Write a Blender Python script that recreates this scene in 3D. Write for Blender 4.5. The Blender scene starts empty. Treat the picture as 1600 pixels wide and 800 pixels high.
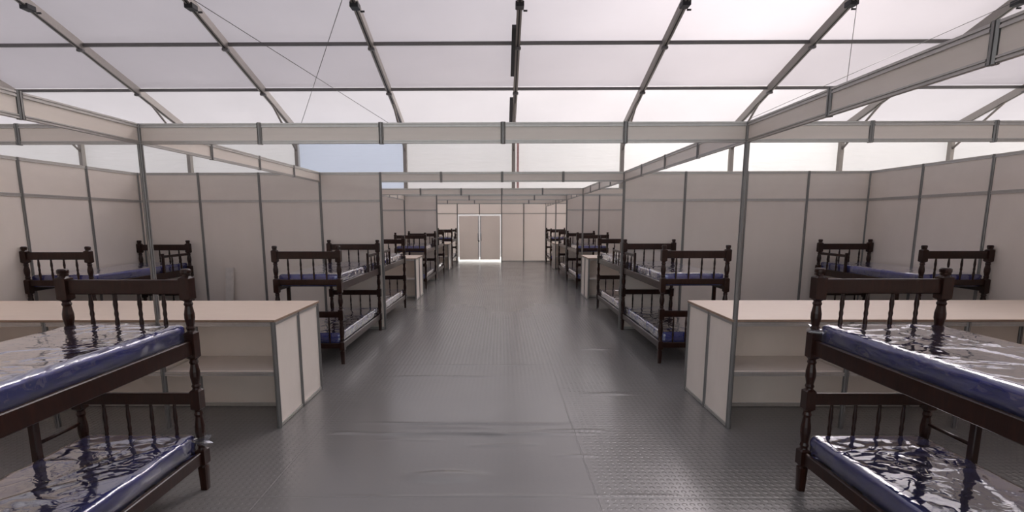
import bpy, bmesh, math, random
from mathutils import Vector, Matrix, noise
random.seed(7)
S = bpy.context.scene
COL = S.collection

# ------------------------------------------------------------------ camera
F_PX, PX, PY = 756.385, 778.088, 453.861
PITCH, YAW, ROLL = 0.1424, -0.007, -0.002
cam_d = bpy.data.cameras.new('camera')
cam_d.sensor_fit = 'HORIZONTAL'
cam_d.sensor_width = 36.0
cam_d.lens = F_PX * 36.0 / 1600.0
cam_d.shift_x = (800.0 - PX) / 1600.0
cam_d.shift_y = (PY - 400.0) / 1600.0
cam_d.clip_start = 0.05
cam_d.clip_end = 300
cam = bpy.data.objects.new('camera', cam_d)
COL.objects.link(cam)
fw = Vector((math.sin(YAW) * math.cos(PITCH), math.cos(YAW) * math.cos(PITCH), -math.sin(PITCH)))
rt = Vector((math.cos(YAW), -math.sin(YAW), 0))
up = rt.cross(fw)
r2 = rt * math.cos(ROLL) + up * math.sin(ROLL)
u2 = up * math.cos(ROLL) - rt * math.sin(ROLL)
cam.matrix_world = Matrix(((r2.x, u2.x, -fw.x, -2.0155), (r2.y, u2.y, -fw.y, 0.0), (r2.z, u2.z, -fw.z, 1.8271), (0, 0, 0, 1)))
S.camera = cam

# ------------------------------------------------------------------ sky, sun, exposure
SUN_AZ, SUN_EL = math.radians(34), math.radians(26)      # azimuth to the right of +Y
w = bpy.data.worlds.new('sky')
S.world = w
w.use_nodes = True
nt = w.node_tree
nt.nodes.clear()
sky = nt.nodes.new('ShaderNodeTexSky')
sky.sky_type = 'NISHITA'
sky.sun_disc = False
sky.sun_elevation = SUN_EL
sky.sun_rotation = SUN_AZ
sky.air_density = 1.0
sky.dust_density = 2.5
bg = nt.nodes.new('ShaderNodeBackground')
bg.inputs['Strength'].default_value = 0.32
out = nt.nodes.new('ShaderNodeOutputWorld')
hz = nt.nodes.new('ShaderNodeHueSaturation')       # hazy, washed-out sky
hz.inputs['Saturation'].default_value = 0.25
nt.links.new(sky.outputs[0], hz.inputs['Color'])
nt.links.new(hz.outputs[0], bg.inputs['Color'])
nt.links.new(bg.outputs[0], out.inputs['Surface'])
sun_d = bpy.data.lights.new('sun', 'SUN')
sun_d.energy = 6.2
sun_d.angle = math.radians(1.0)
sun_d.color = (1.0, 0.95, 0.90)
sun = bpy.data.objects.new('sun', sun_d)
COL.objects.link(sun)
to_sun = Vector((math.sin(SUN_AZ) * math.cos(SUN_EL), math.cos(SUN_AZ) * math.cos(SUN_EL), math.sin(SUN_EL)))
sun.rotation_euler = to_sun.to_track_quat('Z', 'Y').to_euler()
sun.location = to_sun * 60
vs = S.view_settings
vs.view_transform = 'Standard'
vs.look = 'None'
vs.gamma = 1.0
vs.use_curve_mapping = False
vs.exposure = 0.27

# ------------------------------------------------------------------ materials
def mat(name):
    m = bpy.data.materials.new(name)
    m.use_nodes = True
    n = m.node_tree
    p = n.nodes['Principled BSDF']
    return m, n, p

def coords(n, scale=(1, 1, 1), kind='Object'):
    tc = n.nodes.new('ShaderNodeTexCoord')
    mp = n.nodes.new('ShaderNodeMapping')
    mp.inputs['Scale'].default_value = scale
    n.links.new(tc.outputs[kind], mp.inputs['Vector'])
    return mp.outputs[0]

def noise_tex(n, vec, scale, detail=4, rough=0.5):
    t = n.nodes.new('ShaderNodeTexNoise')
    t.inputs['Scale'].default_value = scale
    t.inputs['Detail'].default_value = detail
    t.inputs['Roughness'].default_value = rough
    n.links.new(vec, t.inputs['Vector'])
    return t.outputs['Fac']

def ramp(n, fac, stops):
    r = n.nodes.new('ShaderNodeValToRGB')
    e = r.color_ramp.elements
    while len(e) < len(stops):
        e.new(0.5)
    for i, (pos, c) in enumerate(stops):
        e[i].position = pos
        e[i].color = (*c, 1) if len(c) == 3 else c
    n.links.new(fac, r.inputs['Fac'])
    return r.outputs['Color']

def bump(n, height, strength, dist, p=None):
    b = n.nodes.new('ShaderNodeBump')
    b.inputs['Strength'].default_value = strength
    b.inputs['Distance'].default_value = dist
    n.links.new(height, b.inputs['Height'])
    if p is not None:
        n.links.new(b.outputs[0], p.inputs['Normal'])
    return b.outputs[0]

def math_n(n, op, a, b=None):
    m = n.nodes.new('ShaderNodeMath')
    m.operation = op
    for i, v in enumerate((a, b)):
        if v is None:
            continue
        if isinstance(v, (int, float)):
            m.inputs[i].default_value = v
        else:
            n.links.new(v, m.inputs[i])
    return m.outputs[0]

def m_panel():
    m, n, p = mat('laminate_panel')
    v = coords(n, (1, 1, 1), 'Generated')
    f = noise_tex(n, v, 3.0, 5)
    c = ramp(n, f, [(0.3, (0.83, 0.745, 0.665)), (0.7, (0.87, 0.785, 0.705))])
    n.links.new(c, p.inputs['Base Color'])
    p.inputs['Roughness'].default_value = 0.32
    bump(n, noise_tex(n, coords(n), 1.6, 2), 0.12, 0.02, p)
    return m

def m_brightened_panel(name, t):
    """thin white panel with made-up translucency, so daylight behind it makes it glow"""
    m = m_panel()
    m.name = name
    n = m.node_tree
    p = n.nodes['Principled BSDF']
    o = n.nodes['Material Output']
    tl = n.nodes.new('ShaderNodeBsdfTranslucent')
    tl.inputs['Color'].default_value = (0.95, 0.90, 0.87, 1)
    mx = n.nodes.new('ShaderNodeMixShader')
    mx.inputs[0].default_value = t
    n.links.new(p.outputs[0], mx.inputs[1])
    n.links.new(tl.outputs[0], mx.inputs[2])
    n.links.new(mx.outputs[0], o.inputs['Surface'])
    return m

def m_desktop():
    m, n, p = mat('beige_laminate')
    f = noise_tex(n, coords(n, (1, 6, 1)), 4.0, 5)
    c = ramp(n, f, [(0.3, (0.73, 0.60, 0.485)), (0.7, (0.77, 0.64, 0.525))])
    n.links.new(c, p.inputs['Base Color'])
    p.inputs['Roughness'].default_value = 0.4
    return m

def m_edge():
    m, n, p = mat('edge_band')
    f = noise_tex(n, coords(n), 20, 2)
    n.links.new(ramp(n, f, [(0.3, (0.30, 0.20, 0.14)), (0.7, (0.36, 0.25, 0.18))]), p.inputs['Base Color'])
    p.inputs['Roughness'].default_value = 0.6
    return m

def m_alu(name, base, rough):
    m, n, p = mat(name)
    f = noise_tex(n, coords(n, (1, 1, 0.2)), 30, 3)
    c = ramp(n, f, [(0.3, tuple(b * 0.92 for b in base)), (0.7, base)])
    n.links.new(c, p.inputs['Base Color'])
    p.inputs['Metallic'].default_value = 0.6
    p.inputs['Roughness'].default_value = rough
    return m

def m_dark(name, c1, rough=0.5, metal=0.0):
    m, n, p = mat(name)
    f = noise_tex(n, coords(n), 12, 3)
    n.links.new(ramp(n, f, [(0.3, tuple(b * 0.85 for b in c1)), (0.7, c1)]), p.inputs['Base Color'])
    p.inputs['Roughness'].default_value = rough
    p.inputs['Metallic'].default_value = metal
    return m

def m_wood():
    m, n, p = mat('dark_varnished_wood')
    v = coords(n, (9, 9, 1.2))
    f = noise_tex(n, v, 5.0, 6, 0.6)
    c = ramp(n, f, [(0.2, (0.012, 0.0038, 0.0025)), (0.55, (0.026, 0.0080, 0.0048)), (0.85, (0.055, 0.0165, 0.0095))])
    n.links.new(c, p.inputs['Base Color'])
    p.inputs['Roughness'].default_value = 0.3
    p.inputs['Coat Weight'].default_value = 0.12
    p.inputs['Specular IOR Level'].default_value = 0.32
    p.inputs['Coat Roughness'].default_value = 0.15
    bump(n, f, 0.15, 0.002, p)
    return m

def m_blue():
    m, n, p = mat('blue_mattress_cloth')
    f = noise_tex(n, coords(n), 9, 4)
    n.links.new(ramp(n, f, [(0.3, (0.022, 0.033, 0.30)), (0.7, (0.034, 0.048, 0.40))]), p.inputs['Base Color'])
    p.inputs['Roughness'].default_value = 0.75
    bump(n, noise_tex(n, coords(n), 140, 2), 0.3, 0.002, p)
    return m

def m_plastic():
    m = bpy.data.materials.new('clear_plastic_film')
    m.use_nodes = True
    n = m.node_tree
    n.nodes.clear()
    o = n.nodes.new('ShaderNodeOutputMaterial')
    v = coords(n, (1, 1, 1))
    nz = n.nodes.new('ShaderNodeTexNoise')
    nz.inputs['Scale'].default_value = 4.0
    nz.inputs['Detail'].default_value = 3
    n.links.new(v, nz.inputs['Vector'])
    mx = n.nodes.new('ShaderNodeVectorMath')
    mx.operation = 'MULTIPLY_ADD'
    n.links.new(nz.outputs['Color'], mx.inputs[0])
    mx.inputs[1].default_value = (0.35, 0.35, 0.35)
    n.links.new(v, mx.inputs[2])
    st = n.nodes.new('ShaderNodeMapping')
    st.inputs['Scale'].default_value = (1.7, 5.0, 6.0)
    n.links.new(mx.outputs[0], st.inputs['Vector'])
    vo = n.nodes.new('ShaderNodeTexVoronoi')
    vo.feature = 'DISTANCE_TO_EDGE'
    vo.inputs['Scale'].default_value = 1.0
    n.links.new(st.outputs[0], vo.inputs['Vector'])
    crease = math_n(n, 'POWER', math_n(n, 'MINIMUM', math_n(n, 'MULTIPLY', vo.outputs['Distance'], 3.5), 1.0), 0.5)
    wv = noise_tex(n, coords(n, (0.9, 5, 5)), 2.6, 3, 0.5)
    h = math_n(n, 'ADD', math_n(n, 'MULTIPLY', crease, 1.1), math_n(n, 'MULTIPLY', wv, 0.6))
    nb = bump(n, h, 0.08, 0.022)
    fr = n.nodes.new('ShaderNodeFresnel')
    fr.inputs['IOR'].default_value = 1.55
    n.links.new(nb, fr.inputs['Normal'])
    fac = math_n(n, 'MINIMUM', math_n(n, 'ADD', math_n(n, 'MULTIPLY', fr.outputs[0], 3.0), -0.03), 0.92)
    fac = math_n(n, 'MAXIMUM', fac, 0.0)
    gl = n.nodes.new('ShaderNodeBsdfGlossy')
    gl.inputs['Roughness'].default_value = 0.05
    gl.inputs['Color'].default_value = (0.95, 0.95, 0.97, 1)
    n.links.new(nb, gl.inputs['Normal'])
    tr = n.nodes.new('ShaderNodeBsdfTransparent')
    tr.inputs['Color'].default_value = (0.93, 0.93, 0.95, 1)
    df = n.nodes.new('ShaderNodeBsdfDiffuse')
    df.inputs['Color'].default_value = (0.8, 0.8, 0.85, 1)
    n.links.new(nb, df.inputs['Normal'])
    m1 = n.nodes.new('ShaderNodeMixShader')
    m1.inputs[0].default_value = 0.055
    n.links.new(tr.outputs[0], m1.inputs[1])
    n.links.new(df.outputs[0], m1.inputs[2])
    m2 = n.nodes.new('ShaderNodeMixShader')
    n.links.new(fac, m2.inputs[0])
    n.links.new(m1.outputs[0], m2.inputs[1])
    n.links.new(gl.outputs[0], m2.inputs[2])
    n.links.new(m2.outputs[0], o.inputs['Surface'])
    return m

def m_fabric(name, tint, fold=0.0, trans=0.38, fwd=0.5):
    """White PVC tent sheet: reflects, diffuses light through it and scatters part of it forward."""
    m = bpy.data.materials.new(name)
    m.use_nodes = True
    n = m.node_tree
    n.nodes.clear()
    o = n.nodes.new('ShaderNodeOutputMaterial')
    f = noise_tex(n, coords(n, (0.5, 0.5, 0.5)), 1.2, 4)
    c = ramp(n, f, [(0.0, tuple(t * 0.92 for t in tint)), (1.0, tint)])
    hv = noise_tex(n, coords(n, (0.25, 0.25, 2.2)), 1.6, 3)
    nb = bump(n, hv, 0.25 + fold, 0.12)
    df = n.nodes.new('ShaderNodeBsdfDiffuse')
    tl = n.nodes.new('ShaderNodeBsdfTranslucent')
    rf = n.nodes.new('ShaderNodeBsdfRefraction')
    rf.inputs['IOR'].default_value = 1.33
    rf.inputs['Roughness'].default_value = 0.7
    for s in (df, tl, rf):
        n.links.new(c, s.inputs['Color'])
    n.links.new(nb, df.inputs['Normal'])
    n.links.new(nb, tl.inputs['Normal'])
    m1 = n.nodes.new('ShaderNodeMixShader')
    m1.inputs[0].default_value = fwd
    n.links.new(tl.outputs[0], m1.inputs[1])
    n.links.new(rf.outputs[0], m1.inputs[2])
    m2 = n.nodes.new('ShaderNodeMixShader')
    m2.inputs[0].default_value = trans
    n.links.new(df.outputs[0], m2.inputs[1])
    n.links.new(m1.outputs[0], m2.inputs[2])
    n.links.new(m2.outputs[0], o.inputs['Surface'])
    return m

def m_floor():
    m, n, p = mat('grey_studded_vinyl')
    tc = n.nodes.new('ShaderNodeTexCoord')
    sep = n.nodes.new('ShaderNodeSeparateXYZ')
    n.links.new(tc.outputs['Object'], sep.inputs[0])
    X, Y = sep.outputs[0], sep.outputs[1]
    PITCH_S = 0.05
    def cell(v):
        return math_n(n, 'SUBTRACT', math_n(n, 'FRACT', math_n(n, 'DIVIDE', v, PITCH_S)), 0.5)
    cx, cy = cell(X), cell(Y)
    d = math_n(n, 'SQRT', math_n(n, 'ADD', math_n(n, 'POWER', math_n(n, 'ABSOLUTE', cx), 2.0), math_n(n, 'POWER', math_n(n, 'ABSOLUTE', cy), 2.0)))
    mr = n.nodes.new('ShaderNodeMapRange')
    mr.interpolation_type = 'SMOOTHSTEP'
    mr.inputs['From Min'].default_value = 0.36
    mr.inputs['From Max'].default_value = 0.22
    n.links.new(d, mr.inputs['Value'])
    # a smoother worn sheet lies in the near middle of the aisle
    def smooth(v, a, b):
        r = n.nodes.new('ShaderNodeMapRange')
        r.interpolation_type = 'SMOOTHSTEP'
        r.inputs['From Min'].default_value = a
        r.inputs['From Max'].default_value = b
        n.links.new(v, r.inputs['Value'])
        return r.outputs[0]
    msk = math_n(n, 'MULTIPLY', math_n(n, 'MULTIPLY', smooth(X, -3.75, -3.3), smooth(X, -1.25, -1.45)), smooth(Y, 7.5, 4.3))
    stud = math_n(n, 'MULTIPLY', mr.outputs[0], math_n(n, 'SUBTRACT', 1.0, math_n(n, 'MULTIPLY', msk, 0.93)))
    # sheet seams
    def seam(v, pos):
        return smooth(math_n(n, 'ABSOLUTE', math_n(n, 'SUBTRACT', v, pos)), 0.008, 0.003)
    seams = None
    for ax, pos in ((X, -1.38), (X, -3.62), (Y, 3.0), (Y, 6.02), (Y, 9.0), (Y, 12.0)):
        s_ = seam(ax, pos)
        seams = s_ if seams is None else math_n(n, 'MAXIMUM', seams, s_)
    lo = noise_tex(n, coords(n, (1, 3, 1)), 1.1, 3)
    h = math_n(n, 'ADD', math_n(n, 'MULTIPLY', stud, 0.0022), math_n(n, 'MULTIPLY', seams, -0.002))
    h = math_n(n, 'ADD', h, math_n(n, 'MULTIPLY', lo, 0.0004))
    bump(n, h, 0.8, 1.0, p)
    f = noise_tex(n, coords(n, (1, 1, 1)), 0.7, 3, 0.5)
    c = ramp(n, f, [(0.0, (0.175, 0.169, 0.161)), (1.0, (0.207, 0.200, 0.191))])
    n.links.new(c, p.inputs['Base Color'])
    rr = ramp(n, noise_tex(n, coords(n), 1.3, 2), [(0.0, (0.17,) * 3), (1.0, (0.27,) * 3)])
    n.links.new(rr, p.inputs['Roughness'])
    p.inputs['Specular IOR Level'].default_value = 0.85
    return m

def m_concrete():
    m, n, p = mat('pale_concrete')
    f = noise_tex(n, coords(n), 0.8, 6)
    n.links.new(ramp(n, f, [(0.3, (0.36, 0.35, 0.33)), (0.7, (0.45, 0.44, 0.42))]), p.inputs['Base Color'])
    p.inputs['Roughness'].default_value = 0.9
    return m

M = dict(panel=m_panel(), desk=m_desktop(), edge=m_edge(), alu=m_alu('aluminium_post', (0.30, 0.29, 0.28), 0.42), rail=m_alu('aluminium_rail', (0.55, 0.525, 0.50), 0.38),
         rafter=m_alu('rafter_aluminium', (0.42, 0.39, 0.36), 0.5), dark=m_dark('dark_steel', (0.05, 0.05, 0.055), 0.5, 0.4),
         purlin=m_alu('purlin_aluminium', (0.22, 0.21, 0.21), 0.55), wood=m_wood(), blue=m_blue(), film=m_plastic(),
         roof=m_fabric('white_tent_sheet', (0.90, 0.85, 0.92), 0.0, 0.25, 0.68), eave=m_fabric('brightened_tent_sheet', (0.95, 0.91, 0.96), 0.0, 0.5, 0.68), wallf=m_fabric('white_tent_wall_sheet', (0.93, 0.92, 0.93), 0.25, 0.12, 0.4),
         sidef=m_fabric('brightened_side_sheet', (0.95, 0.91, 0.86), 0.1, 0.42, 0.5),  # made-up clearer gable sheet, added for more light from the right
         bluef=m_fabric('pale_blue_tent_wall_sheet', (0.70, 0.76, 0.90), 0.05, 0.17), floor=m_floor(), ground=m_concrete(),
         red=m_dark('faded_red_strap', (0.80, 0.50, 0.48), 0.6), board=m_dark('white_board', (0.74, 0.68, 0.62), 0.5),
         door=m_brightened_panel('brightened_door_panel', 0.6), brightened=m_brightened_panel('brightened_end_wall_panel', 0.78), chrome=m_alu('bright_metal', (0.75, 0.75, 0.75), 0.2),  # door and end wall translucency is made up to brighten them
         seal=m_dark('pale_door_seal', (0.78, 0.78, 0.78), 0.4))

# ------------------------------------------------------------------ mesh helpers
def finish(bm, name, smooth=False):
    bmesh.ops.recalc_face_normals(bm, faces=bm.faces)
    me = bpy.data.meshes.new(name)
    bm.to_mesh(me)
    bm.free()
    if smooth:
        for pl in me.polygons:
            pl.use_smooth = True
    return me

CACHE = {}
def box_mesh(dx, dy, dz, bev=0.0):
    """box centred in x,y; z from 0 to dz"""
    k = ('b', round(dx, 4), round(dy, 4), round(dz, 4), bev)
    if k not in CACHE:
        bm = bmesh.new()
        bmesh.ops.create_cube(bm, size=1)
        bmesh.ops.scale(bm, vec=(dx, dy, dz), verts=bm.verts)
        bmesh.ops.translate(bm, vec=(0, 0, dz / 2), verts=bm.verts)
        if bev:
            bmesh.ops.bevel(bm, geom=bm.edges[:], offset=bev, segments=1, affect='EDGES')
        CACHE[k] = finish(bm, 'box')
    return CACHE[k]

def extrude_profile(pts, length, axis):
    """profile (a, b) extruded from 0 to length. axis z: (x,y); axis x: (y,z); axis y: (x,z)"""
    bm = bmesh.new()
    def P3(a, b, t):
        return {'z': (a, b, t), 'x': (t, a, b), 'y': (a, t, b)}[axis]
    v0 = [bm.verts.new(P3(a, b, 0)) for a, b in pts]
    v1 = [bm.verts.new(P3(a, b, length)) for a, b in pts]
    k = len(pts)
    for i in range(k):
        bm.faces.new((v0[i], v0[(i + 1) % k], v1[(i + 1) % k], v1[i]))
    bm.faces.new(v0)
    bm.faces.new(v1)
    return finish(bm, 'profile')

def post_mesh(h, r=0.021):
    """octagonal exhibition post with eight grooves"""
    k = ('p', round(h, 4), r)
    if k not in CACHE:
        pts = []
        for i in range(8):
            a = math.pi / 4 * i
            for da, rr in ((-0.26, r), (0.26, r), (0.30, r * 0.66), (0.485, r * 0.66)):
                pts.append((rr * math.cos(a + da), rr * math.sin(a + da)))
        CACHE[k] = extrude_profile(pts, h, 'z')
    return CACHE[k]

def rail_mesh(length, axis, hgt=0.04, wid=0.026):
    """rail with a groove along both faces; runs 0..length, z 0..hgt"""
    k = ('r', round(length, 4), axis, hgt, wid)
    if k not in CACHE:
        a, g = wid / 2, wid / 2 - 0.007
        z = [0, hgt * 0.36, hgt * 0.36, hgt * 0.64, hgt * 0.64, hgt]
        pts = [(-a, z[0]), (a, z[0]), (a, z[1]), (g, z[2]), (g, z[3]), (a, z[4]), (a, z[5]), (-a, z[5]), (-a, z[4]), (-g, z[3]), (-g, z[2]), (-a, z[1])]
        CACHE[k] = extrude_profile(pts, length, axis)
    return CACHE[k]

def tube_mesh(p0, p1, r, seg=8):
    p0, p1 = Vector(p0), Vector(p1)
    d = p1 - p0
    bm = bmesh.new()
    bmesh.ops.create_cone(bm, cap_ends=True, segments=seg, radius1=r, radius2=r, depth=d.length)
    q = d.to_track_quat('Z', 'Y').to_matrix().to_4x4()
    bmesh.ops.transform(bm, matrix=Matrix.Translation((p0 + p1) / 2) @ q, verts=bm.verts)
    return finish(bm, 'tube', True)

def beam_mesh(p0, p1, wx, hz):
    """rectangular bar between two points lying in a plane of constant x"""
    p0, p1 = Vector(p0), Vector(p1)
    d = (p1 - p0).normalized()
    sx = Vector((1, 0, 0)) if abs(d.x) < 0.9 else Vector((0, 1, 0))
    nz = sx.cross(d).normalized()
    bm = bmesh.new()
    vs_ = []
    for p in (p0, p1):
        for a, b in ((-1, -1), (1, -1), (1, 1), (-1, 1)):
            vs_.append(bm.verts.new(p + sx * wx / 2 * a + nz * hz / 2 * b))
    for f in ((0, 1, 2, 3), (7, 6, 5, 4), (0, 4, 5, 1), (1, 5, 6, 2), (2, 6, 7, 3), (3, 7, 4, 0)):
        bm.faces.new([vs_[i] for i in f])
    return finish(bm, 'bar')

def lathe_mesh(prof, seg=10):
    bm = bmesh.new()
    rings = []
    for r, z in prof:
        rings.append([bm.verts.new((r * math.cos(2 * math.pi * i / seg), r * math.sin(2 * math.pi * i / seg), z)) for i in range(seg)])
    for a, b in zip(rings, rings[1:]):
        for i in range(seg):
            bm.faces.new((a[i], a[(i + 1) % seg], b[(i + 1) % seg], b[i]))
    bm.faces.new(rings[0])
    bm.faces.new(rings[-1])
    return finish(bm, 'turned', True)

def mk(name, mesh, m, parent=None, loc=(0, 0, 0), rz=0.0):
    """link a mesh object; loc is in the parent's space"""
    if not mesh.materials:
        mesh.materials.append(M[m])
    elif mesh.materials[0] != M[m]:
        k = ('m', mesh.name, m)
        if k not in CACHE:
            c = mesh.copy()
            c.materials.clear()
            c.materials.append(M[m])
            CACHE[k] = c
        mesh = CACHE[k]
    o = bpy.data.objects.new(name, mesh)
    COL.objects.link(o)
    o.location = loc
    o.rotation_euler.z = rz
    if parent is not None:
        o.parent = parent
    return o

def empty(name, loc=(0, 0, 0), rz=0.0):
    o = bpy.data.objects.new(name, None)
    o.empty_display_size = 0.2
    COL.objects.link(o)
    o.location = loc
    o.rotation_euler.z = rz
    return o

def struct(o, label, cat='wall'):
    o['kind'] = 'structure'
    o['label'] = label
    o['category'] = cat
    return o

def tag(o, label, cat, group=None):
    o['label'] = label
    o['category'] = cat
    if group:
        o['group'] = group
    return o

# ------------------------------------------------------------------ layout constants
H = 2.624                      # top of the panel system
ZM = 2.15                      # middle rail
FB = 0.164                     # height of the overhead fascia
XL, XLA, XLB, XRA, XR = -8.0, -4.0, -5.0, 0.0, 4.0
W0, W1, W2, W3 = 1.11, 8.11, 15.11, 22.11

# ------------------------------------------------------------------ floor and ground
def axis_lines(parts):
    r = []
    for a, b, s in parts:
        k = max(1, round((b - a) / s))
        r += [a + (b - a) * i / k for i in range(k)]
    r.append(parts[-1][1])
    return r
xs = axis_lines([(-26.6, -8, 6), (-8, -4.1, 1), (-4.1, 0.1, 0.035), (0.1, 4, 1), (4, 23.8, 6)])
ys = axis_lines([(-7, 1, 2), (1, 2.7, 0.4), (2.7, 7.2, 0.016), (7.2, 22.2, 3), (22.2, 22.92, 0.4)])
WR = [(3.98, -3.5, -1.15, 0.030, 0.020, 0.05), (4.22, -3.35, -1.3, 0.020, 0.017, 0.05), (4.10, -2.9, -2.1, 0.012, 0.015, 0.03),
      (5.55, -3.4, -2.0, 0.013, 0.022, 0.03), (6.02, -3.2, -1.2, 0.008, 0.018, 0.02), (3.78, -2.3, -1.7, 0.012, 0.018, 0.05),
      (4.95, -1.2, -0.45, 0.012, 0.03, 0.02), (6.8, -0.9, -0.4, 0.014, 0.025, 0.02), (3.02, -3.2, -0.8, 0.010, 0.016, 0.02),
      (3.6, -1.6, -1.25, 0.010, 0.016, 0.08), (4.05, -1.75, -1.1, 0.022, 0.018, 0.03), (3.86, -3.1, -2.5, 0.008, 0.016, 0.05)]
def fz(x, y):
    z = 0.0
    for yc, x0, x1, hgt, wd, wob in WR:
        if x0 < x < x1 and abs(y - yc) < 0.3:
            t = (x - x0) / (x1 - x0)
            yy = yc + wob * noise.noise(Vector((x * 1.3, yc * 7, 0)))
            z += hgt * math.sin(math.pi * t) ** 0.6 * math.exp(-((y - yy) / wd) ** 2) * (0.6 + 0.6 * noise.noise(Vector((x * 3, yc, 2))))
    ex, ey = (x + 2.42) / 0.26, (y - 3.27) / 0.075
    z += 0.016 * math.exp(-(ex * ex + ey * ey) ** 2)
    return z
verts = [(x, y, fz(x, y)) for y in ys for x in xs]
nx = len(xs)
faces = [(j * nx + i, j * nx + i + 1, (j + 1) * nx + i + 1, (j + 1) * nx + i) for j in range(len(ys) - 1) for i in range(nx - 1)]
me = bpy.data.meshes.new('floor')
me.from_pydata(verts, [], faces)
for pl in me.polygons:
    pl.use_smooth = True
fl = mk('floor', me, 'floor')
struct(fl, 'grey studded vinyl floor running down the aisle with wrinkles', 'floor')
g = mk('ground_outside', box_mesh(160, 160, 0.05), 'ground', None, (-1.45, 3, -0.06))
struct(g, 'pale concrete ground outside the tent', 'ground')

# ------------------------------------------------------------------ exhibition panel walls
def panel_run(parent, axis, fixed, a, b, skip_post=(), pm='panel'):
    """a run of 1 m panels from a to b along axis; posts at every metre"""
    k = round(abs(b - a))
    for i in range(k + 1):
        t = a + i
        if i in skip_post:
            continue
        loc = (t, fixed, 0) if axis == 'x' else (fixed, t, 0)
        mk('post', post_mesh(H), 'alu', parent, loc)
    for i in range(k):
        t = a + i + 0.5
        for z0, z1 in ((0.045, ZM - 0.005), (ZM + 0.035, H - 0.045)):
            dz = z1 - z0 + 0.02
            loc = (t, fixed, z0 - 0.01) if axis == 'x' else (fixed, t, z0 - 0.01)
            mk('panel', box_mesh(0.962, 0.006, dz) if axis == 'x' else box_mesh(0.006, 0.962, dz), pm, parent, loc)
        for z in (0.0, ZM - 0.008, H - 0.042):
            loc = (t - 0.48, fixed, z) if axis == 'x' else (fixed, t - 0.48, z)
            mk('rail', rail_mesh(0.96, axis), 'rail', parent, loc)

def wall(name, axis, fixed, a, b, label, **kw):
    o = empty(name, (0, 0, 0))
    struct(o, label)
    panel_run(o, axis, fixed, a, b, **kw)
    return o

wall('wall_left', 'y', XL, W0, W3, 'beige panel wall along the left side of the sleeping bays')
wall('wall_right', 'y', XR, W0, W3, 'beige panel wall along the right side of the sleeping bays')
for side, a, b in (('left', XL, XLA), ('right', XRA, XR)):
    skip = (0,) if side == 'left' else (4,)
    wall('wall_partition_%s_nearest' % side, 'x', W0, a, b, 'beige panel partition behind the nearest bunk bed on the %s' % side, skip_post=skip)
    wall('wall_partition_%s_near' % side, 'x', W1, a, b, 'tall beige panel partition nearest to the camera on the %s of the aisle' % side, skip_post=skip)
    wall('wall_partition_%s_far' % side, 'x', W2, a, b, 'farther beige panel partition on the %s of the aisle' % side, skip_post=skip)

# end wall with the double door
ew = empty('wall_back')
struct(ew, 'pale panel wall closing the far end of the aisle, with double door')
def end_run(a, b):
    panel_run(ew, 'x', W3, a, b, pm='brightened')
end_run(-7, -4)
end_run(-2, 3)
DZ = 2.10
mk('panel', box_mesh(0.96, 0.006, H - 0.04 - DZ - 0.06), 'brightened', ew, (-3.5, W3, DZ + 0.06))
mk('panel', box_mesh(0.96, 0.006, H - 0.04 - DZ - 0.06), 'brightened', ew, (-2.5, W3, DZ + 0.06))
mk('post', post_mesh(H - DZ - 0.02), 'alu', ew, (-3, W3, DZ + 0.02))
for x in (-3.98, -2.98):
    mk('rail', rail_mesh(0.96, 'x'), 'rail', ew, (x, W3, DZ + 0.03))
    mk('rail', rail_mesh(0.96, 'x'), 'rail', ew, (x, W3, H - 0.042))
dr = empty('door_1', (-3, W3, 0))
struct(dr, 'double white door with light leaking round its edges at the aisle end', 'door')
for sx in (-1, 1):
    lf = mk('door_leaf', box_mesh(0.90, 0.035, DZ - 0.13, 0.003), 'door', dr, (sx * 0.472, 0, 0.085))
    mk('door_stile', box_mesh(0.045, 0.045, DZ - 0.13, 0.003), 'seal', lf, (-sx * 0.43, -0.002, 0))
    hd = mk('handle', tube_mesh((-sx * 0.40, -0.07, 0.85), (-sx * 0.40, -0.07, 1.2), 0.014), 'chrome', lf)
    mk('handle_mount', tube_mesh((-sx * 0.40, -0.07, 0.9), (-sx * 0.40, -0.02, 0.9), 0.01), 'chrome', hd)
    mk('handle_mount', tube_mesh((-sx * 0.40, -0.07, 1.15), (-sx * 0.40, -0.02, 1.15), 0.01), 'chrome', hd)
mk('lock', tube_mesh((-0.03, -0.05, 0.93), (-0.03, -0.018, 0.93), 0.03), 'dark', dr)

# ------------------------------------------------------------------ overhead fascia beams
TRIM = [0]
def fascia(axis, fixed, a, b, label, posts=()):
    TRIM[0] += 1
    o = empty('trim_%d' % TRIM[0])
    struct(o, label, 'beam')
    k = round(b - a)
    for i in range(k):
        t = a + i
        pos = (lambda s, z: (s, fixed, z)) if axis == 'x' else (lambda s, z: (fixed, s, z))
        mk('rail', rail_mesh(0.96, axis, 0.034), 'rail', o, pos(t + 0.02, H - 0.034))
        mk('rail', rail_mesh(0.96, axis, 0.026), 'rail', o, pos(t + 0.02, H - FB))
        mk('panel', box_mesh(0.962, 0.008, FB - 0.05) if axis == 'x' else box_mesh(0.008, 0.962, FB - 0.05), 'panel', o, pos(t + 0.5, H - FB + 0.02))
        if i > 0 and (a + i) not in posts:
            mk('connector', post_mesh(FB + 0.008), 'alu', o, pos(t, H - FB - 0.004))
    for t in posts:
        mk('post', post_mesh(H), 'alu', o, (t, fixed, 0) if axis == 'x' else (fixed, t, 0))
    return o

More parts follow.
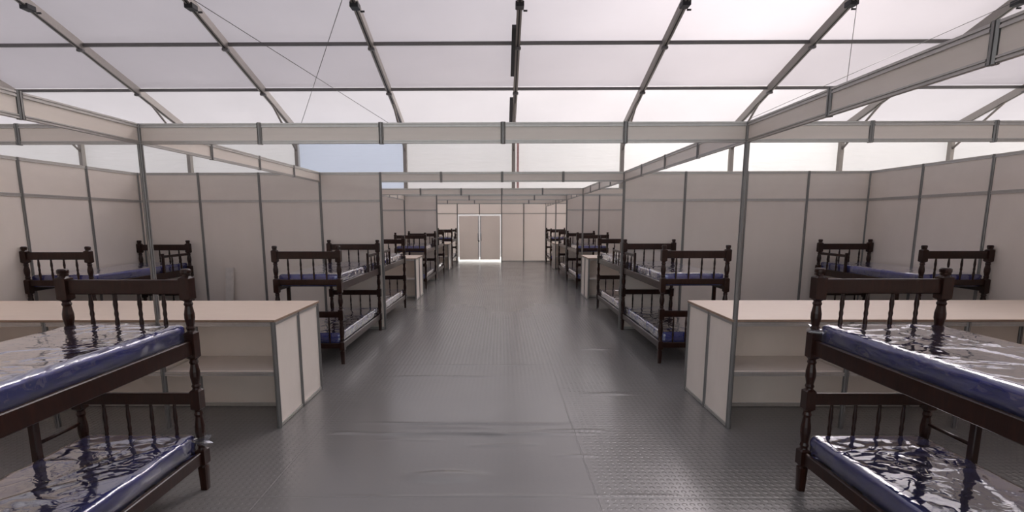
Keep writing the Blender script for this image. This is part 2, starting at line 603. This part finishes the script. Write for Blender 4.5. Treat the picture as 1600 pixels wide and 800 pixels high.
for y, pl in ((4.11, 'nearest'), (12.11, 'middle'), (18.11, 'farthest')):
    fascia('x', y, XL, XR, 'white and aluminium overhead fascia beam crossing the whole hall, the %s one' % pl, posts=(XLB, XRA))
for y, pl in ((W1, 'near'), (W2, 'far')):
    fascia('x', y, XLA, XRA, 'overhead fascia beam bridging the aisle between the %s pair of partitions' % pl)
# runs along the aisle, split by the cross beams
for x, sd in ((XLB, 'left'), (XRA, 'right')):
    for a, b, pl in ((W0, 4.11, 'nearest the camera'), (4.11, W1, 'up to the near partition'), (W1, 12.11, 'behind the near partition'),
                     (12.11, W2, 'up to the far partition'), (W2, 18.11, 'behind the far partition'), (18.11, W3, 'ending at the far wall')):
        fascia('y', x, a, b, 'overhead fascia beam along the %s of the aisle, %s' % (sd, pl))

# ------------------------------------------------------------------ the tent
RX = [-26.45 + 5 * i for i in range(11)]            # rafter lines
YE, YR, YB = 23.0, 8.0, -7.0
SL = 0.334
ZE = 6.12 + SL * (22.2 - YE)                        # underside of a rafter at the eave
def zr(y):
    return ZE + SL * (YE - y) if y >= YR else ZE + SL * (y - YB)
PUR = [20.1, 17.58, 15.06, 12.5, 10.2]
roof = empty('ceiling')
struct(roof, 'white translucent tent roof on aluminium rafters and purlins', 'ceiling')
lift = 0.27
def sheet(pa, pb, pc, pd, sag, nu=10, nv=5):
    """fabric quad, bulging by sag; front faces look indoors"""
    pa, pb, pc, pd = map(Vector, (pa, pb, pc, pd))
    nrm = (pb - pa).cross(pd - pa).normalized()
    vs_, fs_ = [], []
    for j in range(nv + 1):
        v = j / nv
        for i in range(nu + 1):
            u = i / nu
            q = (pa * (1 - u) + pb * u) * (1 - v) + (pd * (1 - u) + pc * u) * v
            q = q + nrm * sag * math.sin(math.pi * u) * math.sin(math.pi * v)
            vs_.append(q)
    for j in range(nv):
        for i in range(nu):
            a = j * (nu + 1) + i
            fs_.append((a, a + 1, a + nu + 2, a + nu + 1))
    me_ = bpy.data.meshes.new('sheet')
    me_.from_pydata([tuple(v) for v in vs_], [], fs_)
    for pl in me_.polygons:
        pl.use_smooth = True
    return me_
rows = [YE + 0.25] + PUR + [YR]
rows2 = [YR, 3.0, -2.0, YB - 0.25]
for i in range(len(RX) - 1):
    x0, x1 = RX[i], RX[i + 1]
    for ya, yb in zip(rows, rows[1:]):
        mk('roof_sheet', sheet((x0, ya, zr(ya) + lift), (x0, yb, zr(yb) + lift), (x1, yb, zr(yb) + lift), (x1, ya, zr(ya) + lift), 0.05), 'eave' if (ya > 21 or ya < 12.6) else 'roof', roof)  # clearer rows at eave and ridge are added to brighten the far end
    for ya, yb in zip(rows2, rows2[1:]):
        mk('roof_sheet', sheet((x0, ya, zr(ya) + lift), (x0, yb, zr(yb) + lift), (x1, yb, zr(yb) + lift), (x1, ya, zr(ya) + lift), 0.05, 4, 3), 'roof', roof)
for x in RX:
    rf = mk('rafter', beam_mesh((x, YE, zr(YE) + 0.13), (x, YR, zr(YR) + 0.13), 0.16, 0.26), 'rafter', roof)
    mk('rafter_groove', beam_mesh((x, YE - 0.3, zr(YE - 0.3) - 0.002), (x, YR + 0.1, zr(YR + 0.1) - 0.002), 0.045, 0.012), 'dark', rf)
    for y in PUR[:4]:
        mk('clamp', box_mesh(0.22, 0.12, 0.08, 0.01), 'rafter' if y < 16 else 'purlin', rf, (x, y - 0.06, zr(y) - 0.05))
    # dark joint plates on the rafter at the upper edge of the view
    mk('joint_plate', box_mesh(0.26, 0.30, 0.16, 0.015), 'dark', rf, (x, 15.74, zr(15.74) - 0.06))
    mk('bolt', tube_mesh((x + 0.12, 15.90, zr(15.90) - 0.02), (x + 0.24, 15.90, zr(15.90) - 0.02), 0.03), 'dark', rf)
    mk('brace', tube_mesh((x, 20.75, zr(20.75) + 0.02), (x, YE - 0.05, 5.02), 0.045), 'rafter', roof)
    mk('rafter', beam_mesh((x, YB, zr(YB) + 0.13), (x, YR, zr(YR) + 0.13), 0.16, 0.26), 'rafter', roof)
for y in PUR:
    for x0, x1 in zip(RX, RX[1:]):
        mk('purlin', box_mesh(x1 - x0 - 0.16, 0.09, 0.10), 'purlin', roof, ((x0 + x1) / 2, y, zr(y) + 0.13))
def cable(p, q, r=0.011):
    mk('cable', tube_mesh(p, q, r, 5), 'purlin', roof)
xa, xb = RX[3], RX[4]
cable((xb - 0.2, 15.3, zr(15.3) - 0.02), (xa + 0.3, 22.7, zr(22.7) + 0.05))
cable((xa + 0.2, 15.3, zr(15.3) - 0.02), (xb - 0.3, 22.7, zr(22.7) + 0.05))
cable((RX[7], 15.5, zr(15.5) - 0.05), (RX[7] - 0.03, 15.58, 5.9), 0.009)
cable((RX[8], 15.3, zr(15.3) - 0.05), (RX[7] + 0.2, 22.0, zr(22.0)), 0.009)
xc = RX[5]
for ya, yb in ((18.9, 16.5), (22.3, 20.35)):
    mk('cable_channel', beam_mesh((xc - 0.15, ya, zr(ya) - 0.04), (xc - 0.15, yb, zr(yb) - 0.04), 0.13, 0.12), 'dark', roof)

def tent_wall(name, label, y, inward):
    o = empty(name)
    struct(o, label, 'tent wall')
    ztop = zr(YE) + 0.32
    for i in range(len(RX) - 1):
        x0, x1 = RX[i] + 0.02, RX[i + 1] - 0.02
        m = 'bluef' if (i == 3 and inward < 0) else 'wallf'
        zb = 0.13
        if inward > 0 and 3 <= i <= 6:      # made-up open bays behind the camera, added to light camera-facing panels
            zb = 5.0
        p = [(x0, y, zb), (x0, y, ztop), (x1, y, ztop), (x1, y, zb)]
        if inward > 0:
            p = [p[3], p[2], p[1], p[0]]
        s = sheet(*p, 0.10 if i not in (1, 2) else 0.0, 16, 24 if i > 2 else 72)
        if i in (0, 1, 2):       # loosely hung bays fall in swags
            for v in s.vertices:
                t = (v.co.x - x0) / (x1 - x0)
                v.co.y += 0.07 * math.sin(v.co.z * 9 + 3.5 * (t - 0.5) ** 2 * 6) * math.sin(math.pi * t)
        mk('wall_sheet', s, m, o)
    for x in RX:
        mk('column', box_mesh(0.16, 0.2, zr(YE) + 0.1), 'rafter', o, (x, y - 0.12 * (-inward), 0))
    return o
tw = tent_wall('wall_tent_back', 'white translucent tent wall glowing above the far partitions', YE + 0.1, -1)
tent_wall('wall_tent_front', 'white tent wall behind the camera', YB - 0.1, 1)
mk('strap', box_mesh(0.10, 0.02, 5.6), 'red', tw, (RX[5] + 0.2, YE - 0.12, 0.05))
for x, nm in ((RX[0] - 0.1, 'left'), (RX[-1] + 0.1, 'right')):
    o = empty('wall_tent_%s' % nm)
    struct(o, 'white tent gable wall on the far %s' % nm, 'tent wall')
    poly = [(x, YB, 0), (x, YE, 0), (x, YE, zr(YE) + lift), (x, YR, zr(YR) + lift), (x, YB, zr(YB) + lift)]
    if nm == 'right':
        poly.reverse()
    me = bpy.data.meshes.new('gable')
    me.from_pydata(poly, [], [tuple(range(5))])
    mk('gable_sheet', me, 'sidef' if nm == 'right' else 'wallf', o)

# ------------------------------------------------------------------ bunk beds
BL, BW = 1.94, 0.80            # post centres
PS = 0.056
def square_turned_post():
    """bedpost: square blocks where rails meet, turned lengths between"""
    bm = bmesh.new()
    seg = 12
    def sq(t):
        m_ = max(abs(math.cos(t)), abs(math.sin(t)))
        return 1.0 / m_
    prof = []   # (z, radius, squareness)
    a = PS / 2
    def block(z0, z1, s=1.12):
        prof.extend([(z0, a * 0.86, 0), (z0 + 0.014, a * s, 1), (z1 - 0.014, a * s, 1), (z1, a * 0.86, 0)])
    prof += [(0, a * 0.82, 0.6), (0.10, a * 0.92, 0.6), (0.165, a, 0.6)]
    block(0.175, 0.30)
    def turned(z0, z1):
        d = z1 - z0
        for t, k in ((0.03, 0.80), (0.10, 1.0), (0.17, 0.80), (0.28, 0.92), (0.42, 1.10), (0.58, 1.10), (0.72, 0.92), (0.83, 0.80), (0.90, 1.0), (0.97, 0.80)):
            prof.append((z0 + d * t, a * k, 0))
    turned(0.30, 0.57)
    block(0.57, 0.72)
    turned(0.72, 0.925)
    block(0.925, 1.115)
    turned(1.115, 1.315)
    block(1.315, 1.478, 1.2)
    prof += [(1.482, a * 0.86, 0.5), (1.492, a * 0.90, 0.3), (1.499, a * 1.06, 0.2), (1.517, a * 1.06, 0.2), (1.525, a * 0.85, 0.1)]
    rings = []
    for z, r, s in prof:
        ring = []
        for i in range(seg):
            t = 2 * math.pi * (i + 0.5) / seg + 0.0
            k = (1 - s) + s * sq(t)
            ring.append(bm.verts.new((r * k * math.cos(t), r * k * math.sin(t), z)))
        rings.append(ring)
    for p, q in zip(rings, rings[1:]):
        for i in range(seg):
            bm.faces.new((p[i], p[(i + 1) % seg], q[(i + 1) % seg], q[i]))
    bm.faces.new(rings[0])
    bm.faces.new(rings[-1])
    return finish(bm, 'bedpost')
POST = square_turned_post()
def spindle(h):
    k = ('s', round(h, 3))
    if k not in CACHE:
        CACHE[k] = lathe_mesh([(0.009, 0), (0.010, h * 0.12), (0.014, h * 0.3), (0.010, h * 0.42), (0.013, h * 0.5), (0.010, h * 0.58), (0.014, h * 0.72), (0.010, h * 0.9), (0.009, h)], 8)
    return CACHE[k]

def make_bed(guard, ladder):
    """head end at +y; guard rail and ladder on the side given by sign of x"""
    root = empty('bunk_bed')
    hx, hy = BW / 2, BL / 2
    for sx in (-1, 1):
        for sy in (-1, 1):
            mk('post', POST, 'wood', root, (sx * hx, sy * hy, 0))
    for sy in (-1, 1):
        def cross(nm, z, dz, th):
            return mk(nm, box_mesh(BW - PS + 0.01, th, dz, 0.006), 'wood', root, (0, sy * hy, z))
        cross('top_rail', 1.36, 0.095, 0.034)
        cross('end_rail', 1.03, 0.07, 0.03)
        cross('middle_rail', 0.61, 0.08, 0.03)
        cross('end_rail', 0.205, 0.07, 0.03)
        for k in range(4):
            x = (k - 1.5) * (BW / 5.0)
            mk('spindle', spindle(0.28), 'wood', root, (x, sy * hy, 1.09))
            mk('spindle', spindle(0.345), 'wood', root, (x, sy * hy, 0.27))
    for sx in (-1, 1):
        mk('side_rail', box_mesh(0.028, BL - PS + 0.01, 0.10, 0.005), 'wood', root, (sx * hx, 0, 0.955))
        mk('side_rail', box_mesh(0.028, BL - PS + 0.01, 0.085, 0.005), 'wood', root, (sx * hx, 0, 0.195))
    for z in (0.995, 0.235):
        for k in range(7):
            mk('slat', box_mesh(BW - 0.028, 0.07, 0.018), 'wood', root, (0, -0.82 + k * 0.2733, z))
    # guard rail at the head of the upper bunk
    gx = guard * hx
    gy = hy - 0.62
    mk('guard_post', box_mesh(0.032, 0.036, 0.30, 0.005), 'wood', root, (gx, gy, 1.045))
    mk('guard_rail', box_mesh(0.022, hy - gy - 0.02, 0.04, 0.005), 'wood', root, (gx, (hy + gy) / 2, 1.28))
    for k in range(2):
        mk('guard_spindle', spindle(0.23), 'wood', root, (gx, gy + 0.205 * (k + 1), 1.052))
    # ladder at the foot end
    lx = ladder * hx
    ly = -hy + 0.33
    mk('ladder_upright', box_mesh(0.042, 0.042, 0.80, 0.005), 'wood', root, (lx, ly, 0.2))
    for z in (0.48, 0.75):
        mk('ladder_rung', tube_mesh((lx, -hy + 0.02, z), (lx, ly, z), 0.012), 'wood', root)
    return root

def copy_tree(src):
    r = src.copy()
    COL.objects.link(r)
    for ch in src.children:
        c = ch.copy()
        COL.objects.link(c)
        c.parent = r
        for g_ in ch.children:
            d = g_.copy()
            COL.objects.link(d)
            d.parent = c
    return r

# ------------------------------------------------------------------ mattresses in plastic
MW, ML, MT = 0.735, 1.86, 0.145
def mattress_core():
    bm = bmesh.new()
    bmesh.ops.create_cube(bm, size=1)
    bmesh.ops.scale(bm, vec=(MW, ML, MT), verts=bm.verts)
    bmesh.ops.translate(bm, vec=(0, 0, MT / 2), verts=bm.verts)
    bmesh.ops.bevel(bm, geom=bm.edges[:], offset=0.028, segments=3, affect='EDGES')
    return finish(bm, 'mattress_core', True)
def film_mesh(seed):
    rnd = random.Random(seed)
    hw, ht = MW / 2 + 0.006, MT / 2 + 0.006
    NU, NV = 96, 120
    # cross-section: rounded rectangle parametrised by length
    def section(t):
        per = [2 * hw, 2 * ht, 2 * hw, 2 * ht]
        s = t * sum(per)
        for k, L in enumerate(per):
            if s <= L:
                break
            s -= L
        if k == 0:
            x, z = -hw + s, ht
        elif k == 1:
            x, z = hw, ht - s
        elif k == 2:
            x, z = hw - s, -ht
        else:
            x, z = -hw, -ht + s
        r = 0.03
        qx, qz = max(-hw + r, min(hw - r, x)), max(-ht + r, min(ht - r, z))
        d = Vector((x - qx, z - qz))
        if d.length > 1e-6 and abs(x - qx) > 0 and abs(z - qz) > 0:
            d = d.normalized() * r
        return qx + d.x, qz + d.y
    creases = []
    for _ in range(40):
        creases.append((rnd.uniform(-hw, hw), rnd.uniform(-0.95, 0.95), rnd.gauss(0, 0.5) + (math.pi / 2 if rnd.random() < 0.2 else 0), rnd.uniform(0.15, 0.5), rnd.uniform(0.004, 0.010)))
    vs_, fs_ = [], []
    for j in range(NV + 1):
        v = j / NV
        y = -ML / 2 - 0.012 + v * (ML + 0.024)
        e = min(v, 1 - v) * NV
        for i in range(NU):
            x, z = section(i / NU)
            n_out = Vector((x / hw, 0, z / ht))
            n_out.normalize()
            side = abs(z) < ht - 0.01
            d = (0.007 if side else 0.0022) * noise.noise(Vector((x * 3.5, y * 2.6, z * 6 + seed * 9)))
            d += (0.006 if side else 0.0016) * abs(noise.noise(Vector((x * 9, y * 7, z * 18 + seed * 3))))
            if side:
                d += 0.010 * abs(noise.noise(Vector((seed * 2 + x, y * 2.6 + z * 9, z * 22))))
            if z > 0:
                for cx, cy, ca, cl, ch in creases:
                    rx, ry = x - cx, y - cy
                    al = rx * math.cos(ca) + ry * math.sin(ca)
                    if abs(al) < cl:
                        ac = -rx * math.sin(ca) + ry * math.cos(ca) + 0.02 * math.sin(al * 9 + cx * 20)
                        if abs(ac) < 0.05:
                            d += ch * (1 - abs(al) / cl) * math.exp(-abs(ac) / 0.011)
            d = max(d, -0.004)
            q = Vector((x, y, z + MT / 2)) + n_out * d
            if z < -0.02:
                q.x = max(-0.381, min(0.381, q.x))
            if z < -ht + 0.02:
                q.z = max(q.z, -0.004)
            vs_.append(tuple(q))
    for j in range(NV):
        for i in range(NU):
            fs_.append((j * NU + i, (j + 1) * NU + i, (j + 1) * NU + (i + 1) % NU, j * NU + (i + 1) % NU))
    # gathered ends: rings that close towards the middle of the end face
    for end in (0, NV):
        base = [vs_[end * NU + i] for i in range(NU)]
        prev = [end * NU + i for i in range(NU)]
        sg = -1 if end == 0 else 1
        for k, (sc, push) in enumerate(((0.86, 0.006), (0.6, 0.010), (0.3, 0.012))):
            cur = []
            for i in range(NU):
                bx, by, bz = base[i]
                wob = 0.008 * noise.noise(Vector((i * 0.5, k * 1.3, seed + sg)))
                cur.append(len(vs_))
                vs_.append((bx * (0.9 + 0.1 * sc) if k == 0 else bx * (0.55 + 0.4 * sc), by + sg * (push + wob), MT / 2 + (bz - MT / 2) * sc))
            for i in range(NU):
                f = (prev[i], prev[(i + 1) % NU], cur[(i + 1) % NU], cur[i])
                fs_.append(f if sg < 0 else f[::-1])
            prev = cur
        fs_.append(tuple(prev) if sg > 0 else tuple(reversed(prev)))
    me_ = bpy.data.meshes.new('film')
    me_.from_pydata(vs_, [], fs_)
    bm = bmesh.new()
    bm.from_mesh(me_)
    bmesh.ops.recalc_face_normals(bm, faces=bm.faces)
    bm.to_mesh(me_)
    bm.free()
    for pl in me_.polygons:
        pl.use_smooth = True
    return me_
def tuft_mesh(seed):
    """loose twisted corner of film"""
    rnd = random.Random(seed)
    bm = bmesh.new()
    rings = []
    N = 10
    for k, (r, t) in enumerate(((0.006, 0), (0.014, 0.012), (0.022, 0.03), (0.03, 0.05), (0.034, 0.07))):
        ring = []
        for i in range(N):
            a = 2 * math.pi * i / N
            rr = r * (1 + 0.45 * rnd.uniform(-1, 1) * (k > 0))
            ring.append(bm.verts.new((t + 0.012 * rnd.uniform(-1, 1) * (k > 2), rr * math.cos(a), 0.7 * rr * math.sin(a))))
        rings.append(ring)
    for p, q in zip(rings, rings[1:]):
        for i in range(N):
            bm.faces.new((p[i], p[(i + 1) % N], q[(i + 1) % N], q[i]))
    return finish(bm, 'tuft', True)
CORE = mattress_core()
FILMS = [film_mesh(s) for s in (1, 2, 3, 4)]
TUFT = tuft_mesh(5)

def make_mattress(k):
    root = empty('mattress')
    mk('mattress_core', CORE, 'blue', root)
    wr = mk('plastic_wrap', FILMS[k], 'film', root)
    return root, wr

PROTO = {}
def place_bed(guard, ladder, x, y, rz, label, group):
    k = (guard, ladder)
    if k not in PROTO:
        PROTO[k] = make_bed(guard, ladder)
        b = PROTO[k]
    else:
        b = copy_tree(PROTO[k])
    b.location = (x, y, 0)
    b.rotation_euler.z = rz
    tag(b, label, 'bunk bed', group)
    return b
MP = {}
def place_mattress(k, x, y, z, rz, label, tuft=None):
    if k not in MP:
        MP[k] = make_mattress(k)[0]
        r = MP[k]
    else:
        r = copy_tree(MP[k])
    r.location = (x, y, z)
    r.rotation_euler.z = rz
    tag(r, label, 'mattress', 'plastic-wrapped blue mattresses on the bunk beds')
    if tuft:
        TAILS.append((r, tuft))
    return r
TAILS = []

CL, CR = -4.46, 0.43           # aisle-side bed columns
beds = [
    # guard, ladder, x, y(centre), rotated, description
    (-1, 1, CL, 1.165 + 0.97, True, 'nearest bunk bed on the left, in front of the left desk'),
    (1, -1, CR, 1.165 + 0.97, True, 'nearest bunk bed on the right, in front of the right desk'),
    (1, -1, CL, 6.06 + 0.97, False, 'bunk bed beside the aisle against the near left partition'),
    (-1, 1, CR, 6.10 + 0.97, False, 'bunk bed beside the aisle against the near right partition'),
    (1, 1, -7.56, 6.0 + 0.97, False, 'bunk bed in the corner against the left side wall'),
    (-1, -1, 3.55, 5.96 + 0.97, False, 'bunk bed in the corner against the right side wall'),
    (-1, 1, CL, 8.22 + 0.97, True, 'bunk bed just behind the near left partition'),
    (1, -1, CR, 8.22 + 0.97, True, 'bunk bed just behind the near right partition'),
    (1, -1, CL, 13.06 + 0.97, False, 'bunk bed in front of the far left partition'),
    (-1, 1, CR, 13.06 + 0.97, False, 'bunk bed in front of the far right partition'),
    (-1, 1, CL, 15.22 + 0.97, True, 'bunk bed just behind the far left partition'),
    (1, -1, CR, 15.22 + 0.97, True, 'bunk bed just behind the far right partition'),
    (1, -1, CL, 20.06 + 0.97, False, 'farthest bunk bed on the left, next to the end door'),
    (-1, 1, CR, 20.06 + 0.97, False, 'farthest bunk bed on the right, by the end wall'),
]
for i, (gd, ld, x, y, rot, desc) in enumerate(beds):
    rz = math.pi if rot else 0.0
    place_bed(gd, ld, x, y, rz, 'dark wooden ' + desc, 'dark wooden bunk beds')
    tu = tl_ = None
    if i == 0:
        tl_ = (-MW / 2 - 0.005, -ML / 2 + 0.02, 0.12, math.pi * 1.12)
    if i == 1:
        tu = (MW / 2 - 0.03, -ML / 2 + 0.01, 0.10, -0.7)
    place_mattress((2 * i) % 4, x, y, 1.014, rz, 'upper plastic-wrapped mattress on ' + desc, tu)
    place_mattress((2 * i + 1) % 4, x, y, 0.254, rz, 'lower plastic-wrapped mattress on ' + desc, tl_)

for r_, t_ in TAILS:
    o_ = mk('wrap_tail', TUFT, 'film', r_, t_[:3], t_[3])
    o_.scale = (1.5, 1.5, 1.5)

# ------------------------------------------------------------------ desks
DH = 0.985
def make_desk(xa, xb, y0, label, tall_at, end_x):
    """double-sided panel desk, one metre deep, from xa to xb; tall_at: (x, y) of beam posts that already stand there"""
    root = empty('desk', ((xa + xb) / 2, y0 + 0.5, 0))
    tag(root, label, 'desk', 'long panel desks between the bunk beds')
    ox, oy = (xa + xb) / 2, y0 + 0.5
    def L(x, y, z):
        return (x - ox, y - oy, z)
    inner = 1 if end_x == xb else -1
    # top: set back from the wall end
    x0, x1 = (xa + 0.03, xb + 0.022) if end_x == xb else (xa - 0.022, xb - 0.03)
    # notch the top round a tall post by splitting it in a front and a back board
    tp = mk('desktop', box_mesh(x1 - x0, 1.0 + 0.02, 0.022, 0.002), 'desk', root, L((x0 + x1) / 2, y0 + 0.5, DH - 0.022))
    mk('edge_band', box_mesh(x1 - x0 - 0.004, 0.004, 0.018), 'edge', tp, (0, -0.512, 0.001))
    mk('edge_band', box_mesh(0.004, 1.016, 0.018), 'edge', tp, (inner * ((x1 - x0) / 2 + 0.002), 0, 0.001))
    hh = DH - 0.024
    n = round(xb - xa)
    for i in range(n + 1):
        x = xa + i
        wall_end = (x == xa and end_x == xb) or (x == xb and end_x == xa)
        if wall_end:
            continue
        for y in (y0, y0 + 0.5, y0 + 1.0):
            if any(abs(x - tx) < 0.1 and abs(y - ty) < 0.1 for tx, ty in tall_at):
                continue
            mk('post', post_mesh(hh), 'alu', root, L(x, y, 0))
    # panels closing the aisle end
    for y in (y0 + 0.25, y0 + 0.75):
        mk('end_panel', box_mesh(0.006, 0.46, hh - 0.06), 'panel', root, L(end_x, y, 0.035))
        mk('rail', rail_mesh(0.46, 'y', 0.03), 'rail', root, L(end_x, y - 0.23, 0.006))
        mk('rail', rail_mesh(0.46, 'y', 0.03), 'rail', root, L(end_x, y - 0.23, hh - 0.03))
    for i in range(n):
        xm = xa + i + 0.5
        mk('divider_panel', box_mesh(0.96, 0.006, hh - 0.06), 'panel', root, L(xm, y0 + 0.5, 0.035))
        mk('rail', rail_mesh(0.96, 'x', 0.036), 'rail', root, L(xm - 0.48, y0 + 0.5, 0.006))
        for s, yy in ((0, y0), (1, y0 + 1.0)):
            mk('rail', rail_mesh(0.96, 'x', 0.036), 'rail', root, L(xm - 0.48, yy, hh - 0.036))
            mk('shelf', box_mesh(0.955, 0.47, 0.016), 'panel', root, L(xm, y0 + 0.255 + 0.49 * s, 0.505))
            mk('rail', rail_mesh(0.96, 'x', 0.03), 'rail', root, L(xm - 0.48, yy, 0.48))
    return root
for y0, ty, pl in ((4.11, 4.11, 'nearest the camera'), (11.11, 12.11, 'beyond the near partition'), (18.11, 18.11, 'beyond the far partition')):
    make_desk(XL, XLA, y0, 'long beige panel desk on the left, %s' % pl, ((XLB, ty),), XLA)
    make_desk(XRA, XR, y0, 'long beige panel desk on the right, %s' % pl, ((XRA, ty),), XRA)

# ------------------------------------------------------------------ small things
bd = mk('leaning_board', beam_mesh((0, 0, 0), (0, 0.16, 1.06), 0.13, 0.018), 'board', None, (-6.58, 7.92, 0.003))
tag(bd, 'narrow white board leaning against the left partition behind the desk', 'board')
